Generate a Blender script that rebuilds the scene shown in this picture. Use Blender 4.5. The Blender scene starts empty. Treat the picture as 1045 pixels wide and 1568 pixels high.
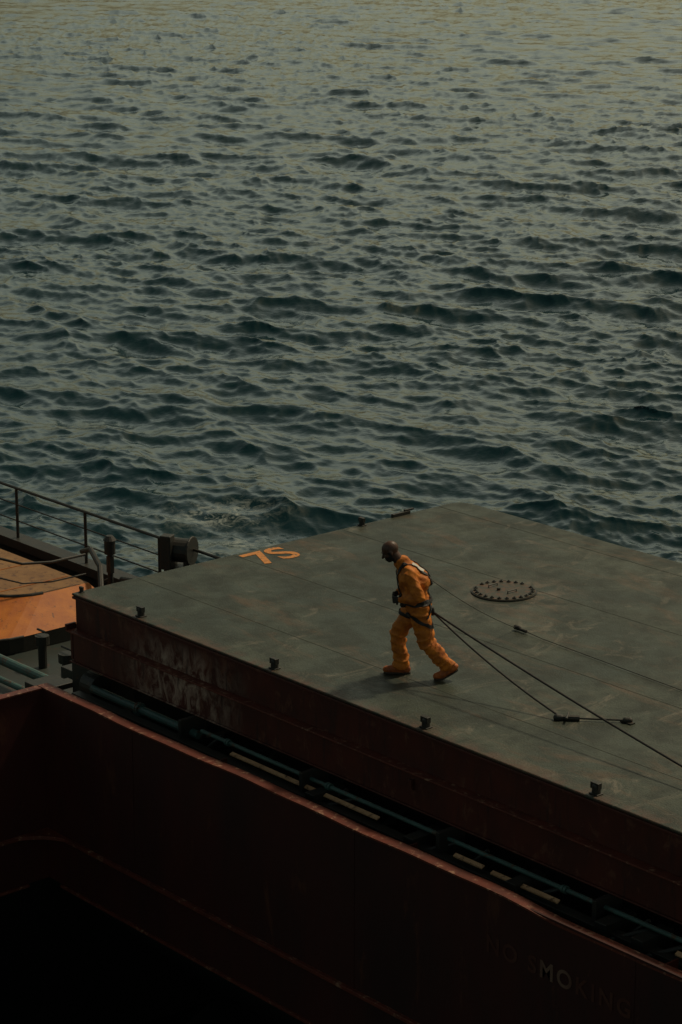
import bpy, math, random
import numpy as np
from mathutils import Vector, Matrix
random.seed(4); rng=np.random.RandomState(7)
scene=bpy.context.scene
SEA=-9.0
# ------------------------------------------------------------ helpers
def link(o,parent=None):
    scene.collection.objects.link(o)
    if parent: o.parent=parent
    return o
def empty(name,loc=(0,0,0),rotz=0):
    e=bpy.data.objects.new(name,None); e.location=loc; e.rotation_euler=(0,0,rotz); e.empty_display_size=.2
    return link(e)
class MB:
    def __init__(s): s.v=[];s.f=[];s.m=[]
    def add(s,vs,fs,m=0):
        b=len(s.v); s.v+= [tuple(v) for v in vs]
        for f in fs: s.f.append(tuple(b+i for i in f)); s.m.append(m)
    def box(s,x0,x1,y0,y1,z0,z1,m=0):
        s.add([(x0,y0,z0),(x1,y0,z0),(x1,y1,z0),(x0,y1,z0),(x0,y0,z1),(x1,y0,z1),(x1,y1,z1),(x0,y1,z1)],
              [(0,3,2,1),(4,5,6,7),(0,1,5,4),(1,2,6,5),(2,3,7,6),(3,0,4,7)],m)
    def ring_loft(s,rings,m=0,cap=True,closed=True):
        b=len(s.v); n=len(rings[0])
        for r in rings: s.v+=[tuple(p) for p in r]
        for i in range(len(rings)-1):
            for j in range(n if closed else n-1):
                k=(j+1)%n
                s.f.append((b+i*n+j,b+i*n+k,b+(i+1)*n+k,b+(i+1)*n+j)); s.m.append(m)
        if cap:
            s.f.append(tuple(b+j for j in reversed(range(n)))); s.m.append(m)
            s.f.append(tuple(b+(len(rings)-1)*n+j for j in range(n))); s.m.append(m)
    def tube(s,pts,r,m=0,n=8):
        P=[Vector(p) for p in pts]; rings=[]
        up=Vector((0,0,1))
        for i,p in enumerate(P):
            t=(P[min(i+1,len(P)-1)]-P[max(i-1,0)]).normalized()
            a=t.cross(up)
            if a.length<.05: a=t.cross(Vector((1,0,0)))
            a.normalize(); b=t.cross(a)
            rr=r[i] if isinstance(r,(list,tuple)) else r
            rings.append([p+a*rr*math.cos(2*math.pi*k/n)+b*rr*math.sin(2*math.pi*k/n) for k in range(n)])
        s.ring_loft(rings,m)
    def capsule(s,p0,p1,r0,r1,m=0,n=14,sq=None):
        P0=Vector(p0);P1=Vector(p1); t=(P1-P0); L=t.length
        t=t.normalized() if L>1e-6 else Vector((0,0,1))
        a=t.cross(Vector((0,1,0)))
        if a.length<.1: a=t.cross(Vector((1,0,0)))
        a.normalize(); b=t.cross(a)
        rings=[]
        for k in range(1,6):
            an=math.pi/2*k/5.; rings.append((P0-t*r0*math.cos(an),r0*math.sin(an)))
        for k in range(0,5):
            an=math.pi/2*k/5.; rings.append((P1+t*r1*math.sin(an),r1*math.cos(an)))
        Rr=[[c+(a*math.cos(2*math.pi*j/n)+b*(sq or 1.)*math.sin(2*math.pi*j/n))*rr for j in range(n)] for c,rr in rings]
        s.ring_loft(Rr,m)
    def ellip(s,c,r,rot=None,m=0,n=18,k=12):
        rings=[]
        M=rot or Matrix.Identity(3)
        for i in range(1,k):
            an=math.pi*i/k
            rings.append([Vector(c)+M@Vector((r[0]*math.sin(an)*math.cos(2*math.pi*j/n),r[1]*math.sin(an)*math.sin(2*math.pi*j/n),r[2]*math.cos(an))) for j in range(n)])
        s.ring_loft(rings,m)
    def obj(s,name,mats,parent=None,smooth=False,bevel=0):
        me=bpy.data.meshes.new(name); me.from_pydata(s.v,[],s.f)
        for m in (mats if isinstance(mats,list) else [mats]): me.materials.append(m)
        me.polygons.foreach_set("material_index",s.m)
        import bmesh
        bm=bmesh.new(); bm.from_mesh(me); bmesh.ops.recalc_face_normals(bm,faces=bm.faces); bm.to_mesh(me); bm.free()
        if smooth: me.polygons.foreach_set("use_smooth",[True]*len(me.polygons))
        o=bpy.data.objects.new(name,me); link(o,parent)
        if bevel:
            md=o.modifiers.new("bev","BEVEL"); md.width=bevel; md.segments=2; md.limit_method='ANGLE'
        return o
def bake(o):
    dg=bpy.context.evaluated_depsgraph_get(); dg.update()
    me=bpy.data.meshes.new_from_object(o.evaluated_get(dg))
    o.modifiers.clear(); o.data=me
    return o
# ------------------------------------------------------------ materials
def mat(name): 
    m=bpy.data.materials.new(name); m.use_nodes=True
    return m,m.node_tree.nodes,m.node_tree.links,m.node_tree.nodes["Principled BSDF"]
def noise(N,Lk,scale,detail=6,rough=.6,vec=None,dist=0):
    n=N.new("ShaderNodeTexNoise"); n.inputs["Scale"].default_value=scale; n.inputs["Detail"].default_value=detail
    n.inputs["Roughness"].default_value=rough; n.inputs["Distortion"].default_value=dist
    if vec: Lk.new(vec,n.inputs["Vector"])
    return n.outputs["Fac"]
def ramp(N,Lk,fac,stops):
    r=N.new("ShaderNodeValToRGB"); Lk.new(fac,r.inputs["Fac"]); el=r.color_ramp.elements
    while len(el)<len(stops): el.new(.5)
    for e,(p,c) in zip(el,stops): e.position=p; e.color=(c[0],c[1],c[2],1) if hasattr(c,'__len__') else (c,c,c,1)
    return r.outputs["Color"]
def mix(N,Lk,fac,a,b,mode='MIX'):
    x=N.new("ShaderNodeMix"); x.data_type='RGBA'; x.blend_type=mode; x.clamp_factor=True
    for s,v in ((x.inputs[0],fac),(x.inputs[6],a),(x.inputs[7],b)):
        if isinstance(v,bpy.types.NodeSocket): Lk.new(v,s)
        elif hasattr(v,'__len__'): s.default_value=(*v[:3],1)
        else: s.default_value=v
    return x.outputs[2]
def math2(N,Lk,op,a,b=None):
    x=N.new("ShaderNodeMath"); x.operation=op
    for s,v in ((x.inputs[0],a),(x.inputs[1],b)):
        if v is None: continue
        if isinstance(v,bpy.types.NodeSocket): Lk.new(v,s)
        else: s.default_value=v
    return x.outputs[0]
def objco(N,Lk,scale=(1,1,1)):
    t=N.new("ShaderNodeTexCoord"); mp=N.new("ShaderNodeMapping"); Lk.new(t.outputs["Object"],mp.inputs["Vector"]); mp.inputs["Scale"].default_value=scale
    return mp.outputs["Vector"]
def bump(N,Lk,B,h,strength,dist=.02):
    b=N.new("ShaderNodeBump"); b.inputs["Strength"].default_value=strength; b.inputs["Distance"].default_value=dist
    Lk.new(h,b.inputs["Height"]); Lk.new(b.outputs["Normal"],B.inputs["Normal"]); return b
def worn(name,base,alt,rust=None,rough=.55,scale=2.,streak=(1,1,1),rustamt=.62,metal=0,bs=.25):
    m,N,Lk,B=mat(name); v=objco(N,Lk,streak)
    f=ramp(N,Lk,noise(N,Lk,scale,8,.65,v),[(.35,0.),(.68,1.)])
    c=mix(N,Lk,f,base,alt)
    if rust:
        f2=ramp(N,Lk,noise(N,Lk,scale*2.7,10,.7,v,.4),[(rustamt,0.),(rustamt+.08,1.)])
        c=mix(N,Lk,f2,c,rust)
    Lk.new(c,B.inputs["Base Color"]); B.inputs["Roughness"].default_value=rough; B.inputs["Metallic"].default_value=metal
    bump(N,Lk,B,noise(N,Lk,scale*12,6,.6,v),bs,.01)
    return m
M_red=worn("red_steel_paint",(.10,.016,.007),(.05,.011,.007),(.15,.05,.024),.55,1.3,(1,1,.5),.60)
M_redtop=worn("worn_red_edge",(.15,.030,.015),(.075,.018,.011),(.30,.16,.10),.55,3.5,(1,1,1),.56)
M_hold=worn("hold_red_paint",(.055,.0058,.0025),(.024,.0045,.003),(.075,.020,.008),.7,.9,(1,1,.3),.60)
M_dark=worn("dark_steel",(.014,.016,.015),(.026,.024,.018),(.07,.03,.015),.5,5,(1,1,1),.60)
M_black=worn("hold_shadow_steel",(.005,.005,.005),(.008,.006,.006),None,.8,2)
M_green=worn("green_pipe_paint",(.05,.12,.11),(.03,.065,.06),(.08,.04,.02),.45,3,(1,1,1),.54)
M_ochre=worn("ochre_steel_and_lit_slots",(.62,.38,.20),(.42,.23,.11),(.10,.045,.02),.6,4,(1,1,1),.55)  # ochre of one girder; also the light painted into the slot strips
M_orange=worn("orange_deck_paint",(.48,.15,.008),(.32,.08,.006),(.10,.035,.012),.5,2.5,(1,1,1),.58)
M_tan=worn("tan_deck_paint",(.25,.13,.04),(.16,.075,.022),(.08,.03,.012),.6,2.5,(1,1,1),.54)
M_deckg=worn("dark_green_deck",(.020,.032,.028),(.028,.03,.024),(.065,.024,.014),.5,1.5,(1,1,1),.58)
M_mark=worn("orange_marking_paint",(.62,.24,.045),(.50,.18,.03),(.09,.075,.04),.6,7,(1,1,1),.53)
def faint_mat():
    m,N,Lk,B=mat("faded_lettering"); v=objco(N,Lk)
    t=N.new("ShaderNodeTexCoord"); s=N.new("ShaderNodeSeparateXYZ"); Lk.new(t.outputs["Object"],s.inputs[0])
    d=math2(N,Lk,'ABSOLUTE',math2(N,Lk,'SUBTRACT',s.outputs[0],1.0))
    g=ramp(N,Lk,d,[(.12,.75),(.30,0.)])
    f=ramp(N,Lk,noise(N,Lk,3,8,.65,v),[(.40,.15),(.6,.8)])
    c=mix(N,Lk,f,(.055,.008,.004),(.095,.034,.020)); c=mix(N,Lk,g,c,(.20,.12,.085))
    Lk.new(c,B.inputs["Base Color"]); B.inputs["Roughness"].default_value=.7
    return m
M_faint=faint_mat()
def deck_mat():
    m,N,Lk,B=mat("hatch_green_grey_paint"); v=objco(N,Lk)
    big=noise(N,Lk,.45,5,.55,v,.6); mid=noise(N,Lk,1.8,9,.68,v,.3)
    c=mix(N,Lk,ramp(N,Lk,big,[(.40,0.),(.60,1.)]),(.024,.036,.025),(.047,.057,.037))
    c=mix(N,Lk,ramp(N,Lk,mid,[(.42,0.),(.60,.9)]),c,(.016,.024,.017))
    st=noise(N,Lk,1.3,10,.72,objco(N,Lk,(.5,1.6,1)),.8)
    c=mix(N,Lk,ramp(N,Lk,st,[(.53,0.),(.66,.65)]),c,(.10,.062,.034))
    st2=noise(N,Lk,1.7,12,.75,objco(N,Lk,(1.,.5,1)),1.4)
    c=mix(N,Lk,ramp(N,Lk,st2,[(.57,0.),(.68,.8)]),c,(.15,.135,.10))
    sp=noise(N,Lk,22,4,.6,v)
    c=mix(N,Lk,ramp(N,Lk,sp,[(.61,0.),(.67,.85)]),c,(.014,.011,.008))
    t=N.new("ShaderNodeTexCoord"); s=N.new("ShaderNodeSeparateXYZ"); Lk.new(t.outputs["Object"],s.inputs[0])
    mr=N.new("ShaderNodeMapRange"); Lk.new(s.outputs[1],mr.inputs[0]); mr.inputs[1].default_value=.22; mr.inputs[2].default_value=.0
    c=mix(N,Lk,math2(N,Lk,'MULTIPLY',mr.outputs[0],ramp(N,Lk,noise(N,Lk,6,8,.7,v),[(.42,0.),(.55,1.)])),c,(.075,.042,.028))
    vm=N.new("ShaderNodeVectorMath"); vm.operation='DISTANCE'; Lk.new(t.outputs["Object"],vm.inputs[0]); vm.inputs[1].default_value=(3.95,4.5,0)
    c=mix(N,Lk,math2(N,Lk,'MULTIPLY',ramp(N,Lk,vm.outputs["Value"],[(.40,1.),(.95,0.)]),ramp(N,Lk,noise(N,Lk,3,9,.75,v,1.),[(.45,0.),(.6,1.)])),c,(.13,.10,.07))
    Lk.new(c,B.inputs["Base Color"]); B.inputs["Specular IOR Level"].default_value=.38
    Lk.new(ramp(N,Lk,mid,[(.3,.36),(.7,.68)]),B.inputs["Roughness"])
    hb=mix(N,Lk,.5,noise(N,Lk,.9,3,.5,v),noise(N,Lk,40,4,.6,v)); bump(N,Lk,B,hb,.45,.03)
    return m
M_deck=deck_mat()
def side_mat():
    m,N,Lk,B=mat("hatch_side_red"); v=objco(N,Lk,(1,1,.6))
    c=mix(N,Lk,ramp(N,Lk,noise(N,Lk,1.6,8,.65,v),[(.35,0.),(.7,1.)]),(.095,.017,.009),(.045,.012,.008))
    t=N.new("ShaderNodeTexCoord"); s=N.new("ShaderNodeSeparateXYZ"); Lk.new(t.outputs["Object"],s.inputs[0])
    mr=N.new("ShaderNodeMapRange"); mr.interpolation_type='SMOOTHSTEP'; Lk.new(s.outputs[0],mr.inputs[0])
    mr.inputs[1].default_value=3.9; mr.inputs[2].default_value=2.5
    mz=N.new("ShaderNodeMapRange"); Lk.new(s.outputs[2],mz.inputs[0]); mz.inputs[1].default_value=-.10; mz.inputs[2].default_value=-.42
    mw=N.new("ShaderNodeMapRange"); mw.interpolation_type='SMOOTHSTEP'; Lk.new(s.outputs[0],mw.inputs[0]); mw.inputs[1].default_value=.9; mw.inputs[2].default_value=2.2
    r=ramp(N,Lk,noise(N,Lk,3,8,.7,objco(N,Lk,(2,1,1.2)),.6),[(.42,0.),(.62,1.)])
    prev=mr.outputs[0]
    for o2 in (mz.outputs[0],mw.outputs[0],r): prev=math2(N,Lk,'MULTIPLY',prev,o2)
    c=mix(N,Lk,prev,c,(.46,.34,.27))
    f2=ramp(N,Lk,noise(N,Lk,5,10,.7,v,.4),[(.56,0.),(.64,.7)]); c=mix(N,Lk,f2,c,(.14,.055,.032))
    f3=ramp(N,Lk,noise(N,Lk,4,10,.7,objco(N,Lk,(2.5,1,.25)),.2),[(.56,0.),(.66,.8)]); c=mix(N,Lk,f3,c,(.025,.010,.009))
    Lk.new(c,B.inputs["Base Color"]); B.inputs["Roughness"].default_value=.55
    bump(N,Lk,B,noise(N,Lk,6,6,.6,v),.3,.01)
    return m
M_side=side_mat()
def cloth(name,base,dark,rough=.8,bs=.5,sc=22):
    m,N,Lk,B=mat(name); v=objco(N,Lk)
    c=mix(N,Lk,ramp(N,Lk,noise(N,Lk,9,8,.7,v),[(.38,0.),(.66,1.)]),base,dark)
    Lk.new(c,B.inputs["Base Color"]); B.inputs["Roughness"].default_value=rough
    bump(N,Lk,B,noise(N,Lk,sc,4,.6,v,1.),bs,.02)
    return m
M_cov=cloth("orange_coverall",(.66,.205,.014),(.32,.080,.008),.7,.4,14)
M_boot=cloth("orange_boot",(.50,.13,.02),(.20,.05,.015),.6,.2)
M_skin=cloth("dark_skin",(.085,.040,.024),(.055,.026,.016),.5,.05)
M_hair=cloth("black_beard",(.008,.007,.006),(.012,.010,.008),.8)
M_strap=cloth("black_webbing",(.010,.011,.013),(.016,.017,.019),.6)
M_glove=cloth("dark_glove",(.018,.016,.015),(.03,.025,.02),.8,.2)
M_white=cloth("white_patch",(.62,.60,.54),(.45,.43,.38),.7)
M_sole=cloth("rubber_sole",(.03,.022,.016),(.05,.03,.02),.7)
M_rope=cloth("black_rope",(.010,.010,.011),(.018,.017,.016),.7)
M_wire=cloth("grey_cord",(.08,.08,.07),(.05,.05,.04),.5)
# ------------------------------------------------------------ camera
cam_d=bpy.data.cameras.new("camera"); cam=bpy.data.objects.new("camera",cam_d); link(cam)
cam.location=(24.777,-16.836,9.3); cam.rotation_euler=(math.radians(90-15.38),0,math.radians(48.92))
cam_d.sensor_fit='VERTICAL'; cam_d.sensor_height=36; cam_d.sensor_width=24; cam_d.lens=82.15; cam_d.clip_end=60000; cam_d.clip_start=.1
scene.camera=cam
F=np.array([-.7538,.6572]); R=np.array([.6572,.7538]); C=np.array([24.777,-16.836])
# ------------------------------------------------------------ light
sd=Vector((.068*math.cos(math.radians(55)),.998*math.cos(math.radians(55)),math.sin(math.radians(55))))
su=bpy.data.lights.new("sun","SUN"); su.energy=2.0; su.angle=math.radians(4); su.color=(1,.84,.60)
so=bpy.data.objects.new("sun",su); link(so); so.location=(0,10,30); so.rotation_euler=sd.to_track_quat('Z','Y').to_euler()
w=bpy.data.worlds.new("World"); scene.world=w; w.use_nodes=True
N=w.node_tree.nodes; Lk=w.node_tree.links; bg=N["Background"]
sky=N.new("ShaderNodeTexSky"); sky.sky_type='NISHITA'; sky.sun_disc=False; sky.sun_elevation=math.radians(55); sky.sun_rotation=math.radians(3.9)
sky.dust_density=3; sky.air_density=1.; sky.ozone_density=1.
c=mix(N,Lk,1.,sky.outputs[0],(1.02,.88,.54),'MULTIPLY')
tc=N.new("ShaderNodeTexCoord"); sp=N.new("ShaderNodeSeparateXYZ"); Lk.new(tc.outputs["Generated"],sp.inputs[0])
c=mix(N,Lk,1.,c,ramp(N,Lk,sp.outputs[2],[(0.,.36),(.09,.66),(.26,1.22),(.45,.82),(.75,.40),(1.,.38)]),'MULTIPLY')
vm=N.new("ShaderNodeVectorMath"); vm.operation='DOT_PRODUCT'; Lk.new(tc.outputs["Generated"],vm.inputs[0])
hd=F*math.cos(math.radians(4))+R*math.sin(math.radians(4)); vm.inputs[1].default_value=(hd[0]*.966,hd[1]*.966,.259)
c=mix(N,Lk,1.,c,ramp(N,Lk,vm.outputs["Value"],[(.80,.78),(.95,.90),(.995,1.15)]),'MULTIPLY')  # bright patch added to the unseen sky to lift sea reflections ahead
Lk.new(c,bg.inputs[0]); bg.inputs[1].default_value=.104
scene.view_settings.view_transform='Standard'; scene.view_settings.look='None'; scene.view_settings.exposure=0
# ------------------------------------------------------------ sea
def tile(Nn,L,wd,kmin,kmax,kp,slope,power=2,iso=.12):
    k=2*np.pi*np.fft.fftfreq(Nn,L/Nn); KX,KY=np.meshgrid(k,k,indexing='ij'); K=np.hypot(KX,KY); K[0,0]=1
    th=np.arctan2(KY,KX)-wd
    S=K**-4.*np.exp(-(kp/K)**2)*(np.abs(np.cos(th))**power+iso)*np.exp(-(K/kmax)**2)
    S[K<kmin]=0; S[0,0]=0
    H=(rng.normal(size=K.shape)+1j*rng.normal(size=K.shape))*np.sqrt(S)
    g=np.real(np.fft.ifft2(1j*KX*H))**2+np.real(np.fft.ifft2(1j*KY*H))**2
    H*=slope/np.sqrt(g.mean())
    return [np.real(np.fft.ifft2(H)),np.real(np.fft.ifft2(1j*KX/K*H)),np.real(np.fft.ifft2(1j*KY/K*H))]
def samp(A,L,x,y):
    n=A.shape[0]; fx=(x/L*n)%n; fy=(y/L*n)%n
    i=np.floor(fx).astype(int)%n; j=np.floor(fy).astype(int)%n; a=fx-np.floor(fx); b=fy-np.floor(fy)
    i1=(i+1)%n;j1=(j+1)%n
    return A[i,j]*(1-a)*(1-b)+A[i1,j]*a*(1-b)+A[i,j1]*(1-a)*b+A[i1,j1]*a*b
def wdir(deg):
    wv=-(F*math.cos(math.radians(deg))+R*math.sin(math.radians(deg))); return math.atan2(wv[1],wv[0])
T1=tile(1024,190.,wdir(32),.05,7.,.8,.175,4,.06)
T2=tile(1024,61.,wdir(48),2.0,32.,3.8,.225,2.5,.14)
TG=tile(256,230.,wdir(20),.03,.4,.05,.1,0,1.)[0]; TG/=TG.std()
ds=[38.]
while ds[-1]<1400: ds.append(ds[-1]*(1+.0019*(ds[-1]/60.)**.6))
ds=np.array(ds); nc=950; ls=np.linspace(-.23,.23,nc)
D,S_=np.meshgrid(ds,ls,indexing='ij'); LAT=S_*D
X=C[0]+F[0]*D+R[0]*LAT; Y=C[1]+F[1]*D+R[1]*LAT
gust=np.clip(1+.38*samp(TG,230.,X,Y),.35,1.8)
a1=[samp(t,190.,X,Y) for t in T1]; a2=[samp(t,61.,X,Y)*gust for t in T2]
Z=a1[0]+a2[0]; XX=X+1.1*(a1[1]+a2[1]); YY=Y+1.1*(a1[2]+a2[2])
foam=np.zeros_like(Z)
for (fx,fy,sx,sy,am) in [(-27.6,24.0,1.5,.7,.9),(-25.3,23.0,1.1,.5,.9),(-25.0,21.0,1.5,.4,.7)]:
    u_=(X-fx)*R[0]+(Y-fy)*R[1]; v_=(X-fx)*F[0]+(Y-fy)*F[1]
    foam=np.maximum(foam,am*np.exp(-(u_/sx)**2-(v_/sy/1.5)**2))
fd=C+F*118+R*(-.7); u_=(X-fd[0])*R[0]+(Y-fd[1])*R[1]; v_=(X-fd[0])*F[0]+(Y-fd[1])*F[1]
foam=np.maximum(foam,.9*np.exp(-(u_/.7)**2-(v_/.8)**2))
co=np.stack([XX,YY,Z+SEA],-1).reshape(-1,3)
nr=len(ds); idx=np.arange(nr*nc).reshape(nr,nc)
q=np.stack([idx[:-1,:-1],idx[:-1,1:],idx[1:,1:],idx[1:,:-1]],-1).reshape(-1,4)
nv=len(co); B4=np.array([(-30000,-30000),(30000,-30000),(30000,30000),(-30000,30000)],float)
co=np.concatenate([co,np.column_stack([B4,np.full(4,SEA-1.3)])])
q=np.concatenate([q,[[nv,nv+1,nv+2,nv+3]]])
me=bpy.data.meshes.new("sea"); me.vertices.add(len(co)); me.vertices.foreach_set("co",co.ravel())
me.loops.add(q.size); me.loops.foreach_set("vertex_index",q.ravel().astype(np.int32))
me.polygons.add(len(q)); me.polygons.foreach_set("loop_start",np.arange(0,q.size,4,dtype=np.int32))
me.update(calc_edges=True)
me.polygons.foreach_set("use_smooth",np.ones(len(q),bool))
at=me.attributes.new("foam","FLOAT","POINT"); at.data.foreach_set("value",np.append(foam.ravel(),[0]*4).astype(np.float32))
sea=bpy.data.objects.new("sea",me); link(sea)
m,N,Lk,B=mat("sea_water"); me.materials.append(m)
B.inputs["IOR"].default_value=1.333
v=objco(N,Lk)
b=bump(N,Lk,B,noise(N,Lk,6,3,.5,v),.3,.035)
a=N.new("ShaderNodeAttribute"); a.attribute_name="foam"
fn=noise(N,Lk,2.6,9,.75,v,.8)
fm=math2(N,Lk,'MULTIPLY',a.outputs["Fac"],ramp(N,Lk,fn,[(.47,0.),(.62,1.)]))
Lk.new(mix(N,Lk,fm,(.003,.023,.029),(.36,.41,.38)),B.inputs["Base Color"])
Lk.new(ramp(N,Lk,fm,[(0,.07),(1,.8)]),B.inputs["Roughness"])
# ------------------------------------------------------------ ship hull, deck, hold
HX=30.
mb=MB(); mb.box(-60,HX,6.85,7.0,SEA-3,-3.25,0); mb.box(-60,HX,6.80,7.05,-3.25,-3.12,1)
mb.obj("ship_hull",[M_red,M_dark],bevel=.01)
mb=MB(); mb.box(-60,.30,-14,6.85,-3.35,-3.25); mb.box(.30,HX,-.60,6.85,-3.35,-3.25)
mb.obj("ship_deck",M_deckg)
H=empty("cargo_hold")
mb=MB()
YW=-.8; XW=.43
mb.box(XW-.03,HX,YW,YW+.03,-3.0,-1.05,0); mb.box(XW-.03,XW,-14,YW,-3.0,-1.05,0)
mb.box(XW-.03,HX,YW+.005,YW+.03,-3.72,-3.05,0); mb.box(XW-.03,XW-.005,-14,YW,-3.72,-3.05,0)
mb.obj("coaming_wall",M_hold,H)
mb=MB()
n=120; rings=[]
for i in range(n+1):
    x=XW-.10+(HX-XW+.1)*i/n; dz=.008*math.sin(x*1.7)+.005*math.sin(x*4.3+1); dy=.008*math.sin(x*1.1+2)
    dz-=.04/(1+math.exp(-(x-9.4)*6)) 
    rings.append([(x,YW-.014+dy,-1.052+dz),(x,YW+.14+dy,-1.052+dz),(x,YW+.14+dy,-1.03+dz),(x,YW-.014+dy,-1.03+dz)])
mb.ring_loft(rings); mb.box(XW-.12,XW+.012,-14,YW-.014,-1.05,-1.03,0)
mb.obj("coaming_top_flange",M_redtop,H)
mb=MB()
mb.box(XW,HX,YW-.05,YW+.03,-3.05,-3.0,0); mb.box(XW-.03,XW+.05,-14,YW-.05,-3.05,-3.0,0)
mb.box(XW+.3,HX,YW-.03,YW+.05,-3.76,-3.72,0); mb.box(XW-.05,XW+.03,-14,YW-.33,-3.76,-3.72,0)
pts=[(XW,YW)]; 
for k in range(9):
    t=k/8*math.pi/2; pts.append((XW+.75-.75*math.sin(t),YW-.75+.75*math.cos(t)))
mb.ring_loft([[(x,y,-3.05+.002) for x,y in pts],[(x,y,-2.998) for x,y in pts]],0)
mb.obj("stringer_flange",M_redtop,H,bevel=.005)
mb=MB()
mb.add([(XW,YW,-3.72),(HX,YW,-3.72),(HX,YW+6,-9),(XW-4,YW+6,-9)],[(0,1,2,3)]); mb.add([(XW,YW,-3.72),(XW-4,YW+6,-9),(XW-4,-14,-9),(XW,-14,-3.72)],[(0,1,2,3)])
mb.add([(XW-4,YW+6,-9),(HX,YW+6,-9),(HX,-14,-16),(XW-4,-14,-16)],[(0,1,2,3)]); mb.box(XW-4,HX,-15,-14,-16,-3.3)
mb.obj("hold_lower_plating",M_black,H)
def text(name,s,size,loc,rot,mt,parent,spacing=1.,bold=.0):
    cu=bpy.data.curves.new(name,"FONT"); cu.body=s; cu.size=size; cu.space_character=spacing; cu.offset=bold
    o=bpy.data.objects.new(name,cu); link(o); dg=bpy.context.evaluated_depsgraph_get(); dg.update()
    me=bpy.data.meshes.new_from_object(o.evaluated_get(dg)); bpy.data.objects.remove(o)
    me.materials.clear(); me.materials.append(mt)
    o=bpy.data.objects.new(name,me); o.location=loc; o.rotation_euler=rot; link(o,parent); return o
text("no_smoking_lettering","NO SMOKING",.27,(8.72,YW-.006,-1.74),(math.radians(90),0,0),M_faint,H,1.28,.006)
mb=MB()
for x in (2.4,6.6,10.8,15,19.2): mb.box(x,x+.012,YW-.006,YW,-3.0,-1.06)
mb.obj("weld_seams",M_hold,H)
# ------------------------------------------------------------ hatch cover
HC=empty("hatch_cover")
LX=24.
mb=MB()
rc=.12
poly=[(0,0),(LX,0),(LX,7.2),(rc*2.2,7.2),(.06,7.13),(0,6.98)]
mb.ring_loft([[(x,y,-.035) for x,y in poly],[(x,y,0) for x,y in poly]])
mb.obj("top_plate",M_deck,HC,bevel=.012)
mb=MB()
mb.box(.04,LX,.03,.06,-.50,-.035); mb.box(-.03,LX,-.10,.06,-.52,-.50,1)
mb.box(.06,LX,-.04,-.01,-.93,-.52); mb.box(.0,LX,-.07,.05,-.95,-.93,0)
mb.box(.03,.06,.06,7.1,-.93,-.035); mb.box(0.06,LX,7.0,7.05,-.93,-.035)
mb.box(.02,LX,-.012,.028,-.07,-.037,0)
mb.box(-.04,.0,-.10,.06,-.50,-.42,0); mb.box(-.02,.03,-.03,.03,-.92,-.52,0)
for x in (6.72,13.4): mb.box(x,x+.05,-.09,-.041,-.72,-.60,0)
mb.obj("side_girder",[M_side,M_redtop],HC,bevel=.005)
mb=MB()
for x in np.arange(1.2,LX,2.4): mb.box(x,x+.02,.065,6.99,-.90,-.04)
mb.obj("underside_frames",M_dark,HC)
mb=MB()
for y in (1.06,2.73,4.75,6.70): mb.box(.03,LX,y,y+.006,0.0005,.0025)
mb.obj("deck_weld_seams",worn("seam_dirt",(.018,.024,.017),(.045,.05,.034),None,.7,1.5),HC)
mb=MB()
def pin(x,y,s=1.):
    mb.box(x-.06*s,x+.06*s,y-.05*s,y+.05*s,0.001,.014*s)
    mb.capsule((x,y,.0),(x,y,.085*s),.05*s,.048*s,n=10)
    mb.box(x-.062*s,x+.05*s,y-.03*s,y+.03*s,.06*s,.13*s)
for x in (1.42,4.13,6.80,9.40,12.1,14.8): pin(x,.10)
pin(.05,5.13,.9)
mb.box(.0,.05,5.75,6.1,.0,.05); mb.box(.0,.04,6.0,6.18,.05,.075); pin(.06,.12,.6)
mb.obj("locking_pins",M_dark,HC,bevel=.004)
MC=Vector((3.76,4.37,0)); Rm=.44
mb=MB()
def discring(r,z0,z1,m,n=40):
    mb.ring_loft([[(MC.x+r*math.cos(2*math.pi*k/n),MC.y+r*math.sin(2*math.pi*k/n),z) for k in range(n)] for z in (z0,z1)],m)
discring(Rm,.0005,.020,0); discring(Rm*.965,.020,.028,1)
for k in range(24):
    if k in (5,13): continue
    an=2*math.pi*k/24+.1; x=MC.x+Rm*.87*math.cos(an); y=MC.y+Rm*.87*math.sin(an)
    mb.tube([(x,y,.027),(x,y,.043)],.028,2,6); mb.tube([(x,y,.04),(x,y,.055)],.012,2,6)
for sgn in (-1,1):
    mb.tube([(MC.x+sgn*.18-.03,MC.y-.08,.03),(MC.x+sgn*.18-.03,MC.y-.08,.06),(MC.x+sgn*.18-.03,MC.y+.08,.06),(MC.x+sgn*.18-.03,MC.y+.08,.03)],.009,2)
mb.tube([(MC.x-.05,MC.y-.05,.027),(MC.x-.05,MC.y-.05,.06)],.025,2)
mb.obj("manhole_cover",[M_dark,worn("manhole_paint",(.045,.046,.031),(.03,.033,.024),(.09,.045,.025),.6,5,(1,1,1),.50),M_dark],HC)
text("number_marking","7S",.80,(.66,2.74,.0045),(0,0,math.radians(90)),M_mark,HC,.98,.014)
DF=empty("deck_lashing_fitting")
a0=Vector((7.62,1.40,.03)); a1=Vector((8.19,1.92,.03)); dv=(a1-a0)
mb=MB(); 
mb.tube([a0+dv*t for t in (0,.12)],[.03,.03],0); mb.tube([a0+dv*.12,a0+dv*.30],.036,0); mb.tube([a0+dv*.30,a0+dv*.97],.012,0)
mb.capsule(a0-dv*.03,a0+dv*.02,.045,.04,0); mb.tube([a0+dv*.1+Vector((.08,-.08,.03)),a0+dv*.14-Vector((.06,-.06,-.03))],.014,0)
mb.capsule(a1-dv*.03,a1+dv*.03,.035,.035,0); mb.box(a1.x-.08,a1.x+.08,a1.y-.04,a1.y+.04,.001,.016)
mb.obj("turnbuckle",M_dark,DF)
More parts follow.
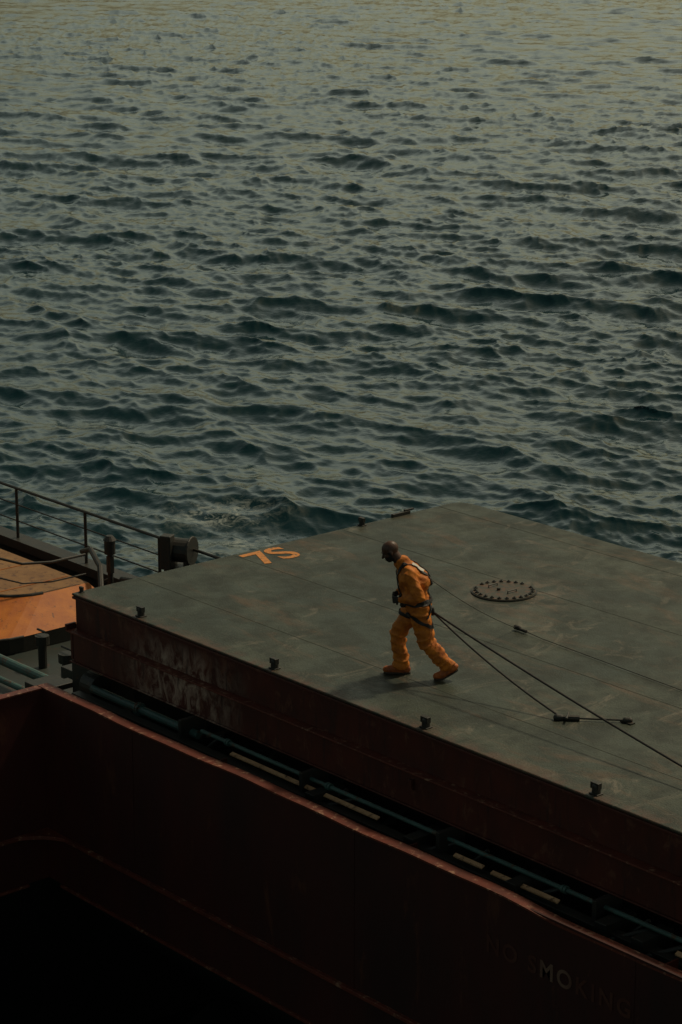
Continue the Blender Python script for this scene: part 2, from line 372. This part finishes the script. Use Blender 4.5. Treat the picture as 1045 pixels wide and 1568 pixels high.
# ------------------------------------------------------------ pipes and brackets between coaming and cover
PG=empty("deck_pipes")
mb=MB()
mb.tube([(.6,-.12,-1.16),(2.9,-.12,-1.16)],.055,0,12); mb.tube([(3.0,-.16,-1.06),(HX,-.16,-1.06)],.026,0,12); mb.tube([(.5,.10,-1.52),(HX,.10,-1.52)],.035,0,12)
for x in np.arange(1.6,HX,1.9):
    r_=.085 if x<3 else .045; yy,zz=(-.12,-1.16) if x<3 else (-.16,-1.06)
    mb.tube([(x,yy,zz),(x+.03,yy,zz)],r_,0,14); mb.tube([(x+.04,yy,zz),(x+.07,yy,zz)],r_,0,14)
mb.tube([(-9,2.35,-2.9),(-3.6,2.35,-2.9),(-3.3,2.2,-3.2)],.08,0,12); mb.tube([(-9,1.9,-2.95),(-3.2,1.9,-2.95)],.05,0,12); mb.tube([(-9,1.6,-3.05),(-2.2,1.6,-3.05)],.035,0,12)
mb.obj("green_pipes",M_green,PG,smooth=False)
mb=MB()
for (x0,x1,o_) in ((3.7,6.4,0),(7.7,8.15,-.05),(8.3,9.3,-.07),(10.9,11.3,-.05),(12.5,15,0)):
    y0,y1=-.27+o_,-.225+o_
    mb.add([(x0,y0,-1.135),(x1,y0,-1.135),(x1,y1,-1.115),(x0,y1,-1.115),(x0,y0,-1.15),(x1,y0,-1.15),(x1,y1,-1.13),(x0,y1,-1.13)],
      [(0,1,2,3),(7,6,5,4),(0,4,5,1),(1,5,6,2),(2,6,7,3),(3,7,4,0)])
mb.box(8.5,9.1,-.50,-.46,-1.20,-1.19)
mb.obj("lit_slot_strips",M_ochre,PG)  # bright ochre strips, their colour standing in for light in the slots
mb=MB()
mb.box(.45,HX,.66,.70,-3.2,-1.25); mb.box(.45,HX,-.36,-.22,-1.26,-1.20); mb.box(.45,HX,-.1,.7,-1.66,-1.62)
for x in np.arange(2.7,HX,2.35):
    mb.box(x,x+.10,-.52,.6,-1.5,-1.28); mb.box(x,x+.06,-.3,.1,-1.28,-.96)
    mb.tube([(x+.3,-.16,-1.35),(x+.55,-.02,-1.08)],.025)
    mb.tube([(x+1.1,-.2,-1.48),(x+1.1,.4,-1.3)],.05,0,10)
mb.tube([(.28,.05,-1.2),(.55,.05,-1.2)],.17,0,20)
for x in (5.3,7.0,8.6,9.9,10.4): mb.box(x,x+.16,-.42,.05,-1.4,-1.10); mb.tube([(x+.1,-.45,-1.3),(x+.5,-.1,-1.12)],.03)
mb.obj("wheel_brackets",M_dark,PG,bevel=.006)
mb=MB(); mb.box(.3,3.1,-.60,-.40,-1.30,-1.27)
for x in (3.8,7.2,11,14): mb.box(x,x+.02,YW+.03,-.4,-1.75,-1.12)
mb.obj("coaming_stays",M_red,PG)
# ------------------------------------------------------------ left side details
mb=MB()
y=6.6
for z,r in ((-1.98,.028),(-2.30,.014),(-2.62,.014)): mb.tube([(-30,y,z),(6,y,z)],r)
for x in np.arange(-29.5,6,2.25): mb.tube([(x+.05,y,-3.2),(x+.05,y,-1.98)],.03)
mb.box(-30,6,6.45,6.8,-3.12,-2.95)
mb.obj("ship_railing",M_dark)
mb=MB()
def roundend(x,y0,y1,r,n=6):
    out=[(-25,y0),(x-r,y0)]
    for k in range(1,n): 
        t=k/n*math.pi/2; out.append((x-r+r*math.sin(t),y0+r-r*math.cos(t)))
    out+= [(x,y0+r),(x,y1),(-25,y1)]
    return out
P1=roundend(-7.35,3.6,5.35,.8); P2=roundend(-6.45,2.4,5.4,1.0)
mb.ring_loft([[(x,y,-2.98) for x,y in P2],[(x,y,-2.64) for x,y in P1]],0,cap=False)
mb.add([(x,y,-2.64) for x,y in P1],[tuple(range(len(P1)))],1)
mb.ring_loft([[(x,y,-3.24) for x,y in P2],[(x,y,-2.98) for x,y in P2]],2,cap=False)
for x in np.arange(-20,-7.4,1.1): mb.box(x,x+.02,3.8,5.3,-2.64,-2.632,0)
mb.tube([(x,y,-2.64) for x,y in P1[:-2]],.035,2)
mb.tube([(x,y,-2.98) for x,y in P2[:-2]],.025,2)
mb.obj("orange_raised_walkway",[M_orange,M_tan,M_dark])
mb=MB()
line=[(-12,3.7),(-9.4,3.7),(-8.6,3.7),(-7.9,3.8),(-7.5,4.1),(-7.35,4.6),(-7.35,5.3)]
for z,r in ((-1.85,.024),(-2.20,.014)): mb.tube([(x,y,z-.22*max(0,(x+8.6))) for x,y in line],r)
for x in (-11.6,-10.5,-9.5,-8.6): mb.tube([(x,3.7,-2.64),(x,3.7,-1.87)],.022)
mb.obj("walkway_handrail",M_dark)
VT=empty("ventilator_post",(-7.6,6.0,-3.25))
mb=MB(); mb.tube([(0,0,0),(0,0,1.05)],.05,0,12); mb.tube([(0,0,.95),(0,0,1.2)],[.10,.10],0,14); mb.tube([(0,0,1.2),(0,0,1.28)],[.12,.06],0,14); mb.tube([(0,0,.5),(-.3,0,.35),(-.5,0,0)],.025)
mb.tube([(0,0,.3),(0,0,.36)],.09,0,12); mb.box(-.06,.06,-.04,.04,.6,.9)
mb.obj("vent_pipe",M_dark,VT)
RB=empty("rail_mounted_reel",(-6.15,6.45,-2.80),.5)
mb=MB(); mb.tube([(-.20,0,.80),(.20,0,.80)],.21,0,20); mb.tube([(-.24,0,.80),(-.20,0,.80)],.26,0,20); mb.tube([(.20,0,.80),(.24,0,.80)],.26,0,20)
mb.box(-.19,-.11,-.14,.14,0,.75); mb.box(.11,.19,-.14,.14,0,.75); mb.box(-.22,.22,-.22,.22,.30,.52); mb.box(.45,.75,-.1,.1,.20,.46); mb.box(-.26,-.06,-.28,-.08,.5,1.1)
mb.box(.85,.98,-.1,.1,.2,.56)
mb.obj("reel_body",M_dark,RB,bevel=.015)
mb=MB()
mb.tube([(-8.6,6.1,-2.5),(-7.9,5.8,-2.25),(-7.2,5.5,-2.35),(-6.6,5.1,-2.8),(-6.4,4.9,-3.2)],.05,0,10)
mb.tube([(-7.4,6.1,-2.75),(-6.6,6.0,-2.6),(-5.9,5.7,-2.7),(-5.4,5.3,-3.2)],.055,0,10)
mb.tube([(-6.9,6.1,-2.9),(-4.5,6.1,-2.9)],.07,0,10)
for x,y,s in ((-5.4,4.3,.16),(-5.0,3.7,.13),(-5.9,5.8,.15),(-4.6,3.0,.14),(-6.2,5.0,.12),(-4.9,4.9,.17),(-5.9,4.3,.14),(-5.6,3.2,.12)):
    mb.tube([(x,y,-3.25),(x,y,-2.85)],s*.6,0,12); mb.tube([(x,y,-2.85),(x,y,-2.7)],s,0,12); mb.tube([(x-s,y,-2.62),(x+s,y,-2.62)],.02)
mb.obj("deck_hoses_and_valves",M_dark)
mb=MB()
mb.box(-.25,.05,-9,-1.0,-1.35,-1.25,0); mb.box(-.95,-.8,-9,-.2,-1.75,-1.62,0); mb.box(-1.7,-1.45,-9,.6,-2.2,-2.1,2); mb.box(-.6,-.4,-9,.3,-1.5,-1.42,1)
mb.box(-.9,-.3,-.4,.9,-1.9,-1.7,1); mb.box(-3.2,-2.9,-6,3.2,-2.9,-2.75,1); mb.box(-3.9,-3.2,2.4,3.1,-3.25,-2.6,1)
mb.box(-.35,.2,.2,.9,-1.75,-1.1,1); mb.box(-2.4,-2.2,-9,1.6,-2.6,-2.5,0)
mb.tube([(-1.2,-9,-1.75),(-1.2,.4,-1.75)],.04,1); mb.box(-2.0,-1.7,.5,1.0,-2.4,-1.9,1)
mb.obj("deck_girders",[M_red,M_dark,M_ochre],bevel=.01)
# ------------------------------------------------------------ the worker
ang=math.radians(228.0); O=Vector((5.48,1.20,.004))
W=empty("walking_worker",O,ang)
def remesh(mb,name,mats,vox,sm=5,disp=None,parent=None,fold=0):
    o=mb.obj(name,mats)
    r=o.modifiers.new("r","REMESH"); r.mode='VOXEL'; r.voxel_size=vox
    s=o.modifiers.new("s","SMOOTH"); s.factor=.5; s.iterations=sm
    if disp:
        for sc,st in disp:
            t=bpy.data.textures.new(name+"_fold","CLOUDS"); t.noise_scale=sc; t.noise_depth=1
            d=o.modifiers.new("d","DISPLACE"); d.texture=t; d.strength=st; d.mid_level=.5
    bake(o); me=o.data
    if fold:
        n=len(me.vertices); co=np.empty(n*3); no=np.empty(n*3); me.vertices.foreach_get("co",co); me.vertex_normals.foreach_get("vector",no)
        co=co.reshape(-1,3); no=no.reshape(-1,3); x,y,z=co.T
        ph=62*z+5.*np.sin(9*x+4*y+1)+3.*np.sin(13*y+7*x)+16*x
        g=lambda c_,s_: np.exp(-((z-c_)/s_)**2)
        msk=.30+.8*g(.47,.11)+.9*g(.20,.09)+.7*g(.98,.07)+.8*g(.82,.07)
        rid=(1-np.abs(np.sin(ph*.5)))**1.5-.35
        co+=no*(fold*msk*rid)[:,None]
        me.vertices.foreach_set("co",co.ravel()); me.update()
    me.polygons.foreach_set("use_smooth",[True]*len(me.polygons))
    return o
mb=MB(); c=mb.capsule
c((0,.07,.90),(0,-.07,.90),.15,.15); c((.0,0,.86),(.03,0,1.02),.155,.15)
c((.03,.06,1.02),(.10,.07,1.24),.145,.15); c((.03,-.06,1.02),(.10,-.07,1.24),.145,.15)
c((.10,.12,1.27),(.10,-.12,1.27),.135,.135); c((.13,.15,1.34),(.13,-.15,1.34),.08,.08)
c((.0,.07,1.20),(.0,-.07,1.20),.135,.135)
c((.13,0,1.34),(.205,0,1.42),.11,.085)
c((-.01,.09,.86),(-.09,.12,.48),.135,.098); c((-.09,.12,.48),(-.345,.12,.19),.098,.086)
c((.01,-.09,.86),(.25,-.11,.50),.135,.098); c((.25,-.11,.50),(.195,-.11,.14),.098,.090)
c((-.22,.12,.32),(-.33,.12,.20),.094,.094); c((.205,-.11,.24),(.195,-.11,.13),.094,.096)
c((0,.05,.80),(0,-.05,.80),.10,.10)
SL=Vector((.11,.20,1.31)); EL=Vector((-.01,.27,1.06)); HL=Vector((.20,.17,1.01))
SR=Vector((.14,-.20,1.30)); ER=Vector((.05,-.27,1.05)); HR=Vector((.22,-.11,1.02))
c(SL,EL,.088,.068); c(EL,HL,.068,.050); c(SR,ER,.088,.068); c(ER,HR,.068,.050)
body=remesh(mb,"coverall_body",M_cov,.010,4,[(.13,.05)],fold=.018)
mb=MB(); hc=Vector((.335,0,1.555)); tilt=Matrix.Rotation(math.radians(28),3,'Y')
def hp(x,y,z): return hc+tilt@Vector((x,y,z))
c=mb.capsule
mb.ellip(hp(-.012,0,.03),(.102,.081,.093),tilt); mb.ellip(hp(.02,0,-.035),(.078,.067,.088),tilt)
mb.ellip(hp(.05,0,-.085),(.042,.046,.036),tilt)
c(hp(.090,0,.005),hp(.114,0,-.03),.010,.016,n=10); mb.ellip(hp(.087,0,.028),(.018,.05,.012),tilt)
for sgn in (-1,1):
    mb.ellip(hp(-.005,sgn*.082,-.01),(.020,.010,.032),tilt); mb.ellip(hp(.074,sgn*.033,-.02),(.02,.022,.02),tilt)
mb.ellip(hp(.090,0,-.062),(.014,.026,.007),tilt); mb.ellip(hp(.088,0,-.076),(.014,.024,.008),tilt)
c(hp(-.02,0,-.04),(.18,0,1.38),.062,.07)
head=remesh(mb,"head",[M_skin,M_hair,M_sole],.0065,2)
inv=tilt.inverted()
for p in head.data.polygons:
    l=inv@(Vector(p.center)-hc)
    if l.z<-.042 and l.x>.0 and not(l.x>.087 and -.072<l.z<-.055): p.material_index=1
    elif abs(l.y)>.045 and -.05<l.z<.01 and 0<l.x<.035: p.material_index=1
mb=MB()
for sgn in (-1,1): mb.ellip(hp(.084,sgn*.031,.008),(.012,.014,.010),tilt)
parts=[mb.obj("eyes",M_sole,None,smooth=True)]
def hand(name,wrist,dirv,palmn,mt,side):
    mb=MB(); d=Vector(dirv).normalized(); pn=Vector(palmn); pn=(pn-d*pn.dot(d)).normalized(); s=d.cross(pn)*side
    w0=Vector(wrist)
    for k in (-1.,-.33,.33,1.): mb.capsule(w0+s*k*.018,w0+d*.088+s*k*.030,.017,.015,n=8)
    for k,L in zip((-1.,-.33,.33,1.),(.062,.078,.085,.074)):
        b0=w0+d*.09+s*k*.031; b1=b0+(d*.8+pn*.6)*L*.45; b2=b1+(d*.1+pn)*L*.35; b3=b2+(-d*.6+pn*.6)*L*.28
        mb.capsule(b0,b1,.0105,.0098,n=8); mb.capsule(b1,b2,.0098,.009,n=8); mb.capsule(b2,b3,.009,.0078,n=8)
    t0=w0+d*.035+s*.03; t1=t0+(d*.5+s*.6+pn*.5)*.045; t2=t1+(d*.8+pn*.7-s*.2)*.035
    mb.capsule(t0,t1,.014,.0115,n=8); mb.capsule(t1,t2,.0115,.0095,n=8)
    mb.capsule(w0-d*.03,w0+d*.02,.027,.024)
    return remesh(mb,name,mt,.0042,1)
parts.append(hand("left_hand",HL+(HL-EL).normalized()*.03,(HL-EL)+Vector((0,-.08,0)),(0,-1,-.2),M_glove,1))
parts.append(hand("right_hand",HR+(HR-ER).normalized()*.03,(HR-ER)+Vector((0,.05,0)),(0,1,-.2),M_glove,-1))
def boot(heel,ball,toe,ankle):
    mb=MB(); heel,ball,toe,ankle=[Vector(q) for q in (heel,ball,toe,ankle)]
    mb.capsule(heel,ball,.046,.052,n=14); mb.capsule(ball,toe,.052,.042); mb.capsule(ankle,heel+(ball-heel)*.25,.058,.055); mb.capsule(ankle,heel,.058,.046); mb.capsule(ankle,ball,.055,.045)
    return mb
parts.append(remesh(boot((.125,-.11,.05),(.30,-.115,.052),(.375,-.12,.044),(.19,-.11,.12)),"right_boot",M_boot,.008,3,[(.04,.012)]))
parts.append(remesh(boot((-.435,.12,.165),(-.29,.12,.062),(-.22,.12,.046),(-.35,.12,.19)),"left_boot",M_boot,.008,3,[(.04,.012)]))
mb=MB()
def solestrip(st,yc):
    mb.ring_loft([[(x,yc-w_,z),(x,yc+w_,z),(x,yc+w_,z+.022),(x,yc-w_,z+.022)] for x,z,w_ in st])
solestrip([(.082,.0,.022),(.10,.0,.038),(.16,.0,.043),(.22,.0,.037),(.31,.0,.050),(.375,.0,.042),(.405,.0,.024)],-.113)
solestrip([(-.478,.118,.022),(-.46,.108,.038),(-.41,.075,.043),(-.36,.042,.037),(-.295,.008,.050),(-.225,.0,.042),(-.19,.0,.024)],.12)
parts.append(mb.obj("boot_soles",M_sole,None,bevel=.004))
def ribbon(name,pts,width,axis,mt,closed=False,off=.012,dens=60):
    P=[Vector(p) for p in pts]
    if closed: P.append(P[0])
    seg=[(P[i+1]-P[i]).length for i in range(len(P)-1)]; T=sum(seg); out=[]
    for k in range(dens+1):
        s=T*k/dens; i=0
        while i<len(seg)-1 and s>seg[i]: s-=seg[i]; i+=1
        out.append(P[i].lerp(P[i+1],min(1,s/seg[i])))
    ax=Vector(axis).normalized(); mb=MB()
    mb.ring_loft([[p+ax*width*(j/4-.5) for j in range(5)] for p in out],0,cap=False,closed=False)
    o=mb.obj(name,mt)
    s=o.modifiers.new("w","SHRINKWRAP"); s.target=body; s.wrap_method='NEAREST_SURFACEPOINT'; s.wrap_mode='ABOVE_SURFACE'; s.offset=off
    sm=o.modifiers.new("s","SMOOTH"); sm.iterations=2
    so_=o.modifiers.new("so","SOLIDIFY"); so_.thickness=.008; so_.offset=0
    bake(o); return o
def ell(cx_,cy_,cz,rx,ry,tx=0,n=20): return [(cx_+rx*math.cos(2*math.pi*k/n),cy_+ry*math.sin(2*math.pi*k/n),cz+tx*math.cos(2*math.pi*k/n)) for k in range(n)]
parts.append(ribbon("waist_belt",ell(.02,0,.965,.22,.24,-.02),.06,(0,0,1),M_strap,True))
parts.append(ribbon("left_thigh_strap",ell(-.035,.115,.74,.17,.14,.07),.05,(0,0,1),M_strap,True))
parts.append(ribbon("right_thigh_strap",ell(.07,-.10,.74,.17,.14,.05),.05,(0,0,1),M_strap,True))
for sg,nm in ((1,"left"),(-1,"right")):
    parts.append(ribbon(nm+"_shoulder_strap",[(.20,sg*.07,.98),(.27,sg*.08,1.15),(.27,sg*.09,1.30),(.18,sg*.11,1.45),(.05,sg*.11,1.42),(-.06,sg*.09,1.32),(-.12,sg*.03,1.18),(-.15,-sg*.05,1.0)],.046,(0,1,0),M_strap))
    parts.append(ribbon(nm+"_side_strap",[(-.10,sg*.09,.98),(-.13,sg*.13,.88),(-.10,sg*.2,.78)],.045,(.3,.8,0),M_strap))
parts.append(ribbon("white_back_patch",[(.07,.10,1.46),(-.02,.09,1.42),(-.08,.07,1.36)],.09,(0,1,0),M_white,off=.016,dens=12))
mb=MB(); mb.capsule((-.125,.02,1.22),(-.14,.02,1.17),.03,.03); mb.capsule((-.16,.03,.86),(-.17,.03,.80),.028,.03); mb.capsule((.17,.15,.97),(.19,.12,.93),.035,.03); mb.capsule((.18,.02,1.0),(.17,.04,.92),.05,.045)
parts.append(mb.obj("harness_rings",M_strap,None,smooth=True))
for o in parts+[body,head]: o.parent=W
MW=Matrix.Translation(O)@Matrix.Rotation(ang,4,'Z')
hb=MW@Vector((-.17,.03,.82)); sb=MW@Vector((-.14,.02,1.22))
def rope(name,p0,p1,r,sag,mt,n=24):
    p0=Vector(p0);p1=Vector(p1); mb=MB()
    mb.tube([p0.lerp(p1,t)-Vector((0,0,sag*4*t*(1-t))) for t in np.linspace(0,1,n)],r,0,8); return mb.obj(name,mt,smooth=True)
rope("safety_rope",hb,(11.33,.87,.02),.013,.05,M_rope)
rope("safety_rope",hb,(7.62,1.40,.05),.012,.06,M_rope)
g=(5.01,3.34,.03)
rope("thin_tether_line",sb,g,.005,.05,M_wire)
mb=MB(); mb.tube([g,(5.2,3.33,.03)],.02); mb.tube([(5.2,3.33,.03),(5.5,3.3,.02),(12,2.95,.012)],.005)
mb.capsule((5.0,3.34,.04),(5.06,3.34,.04),.03,.03); mb.obj("tether_hook",M_rope)
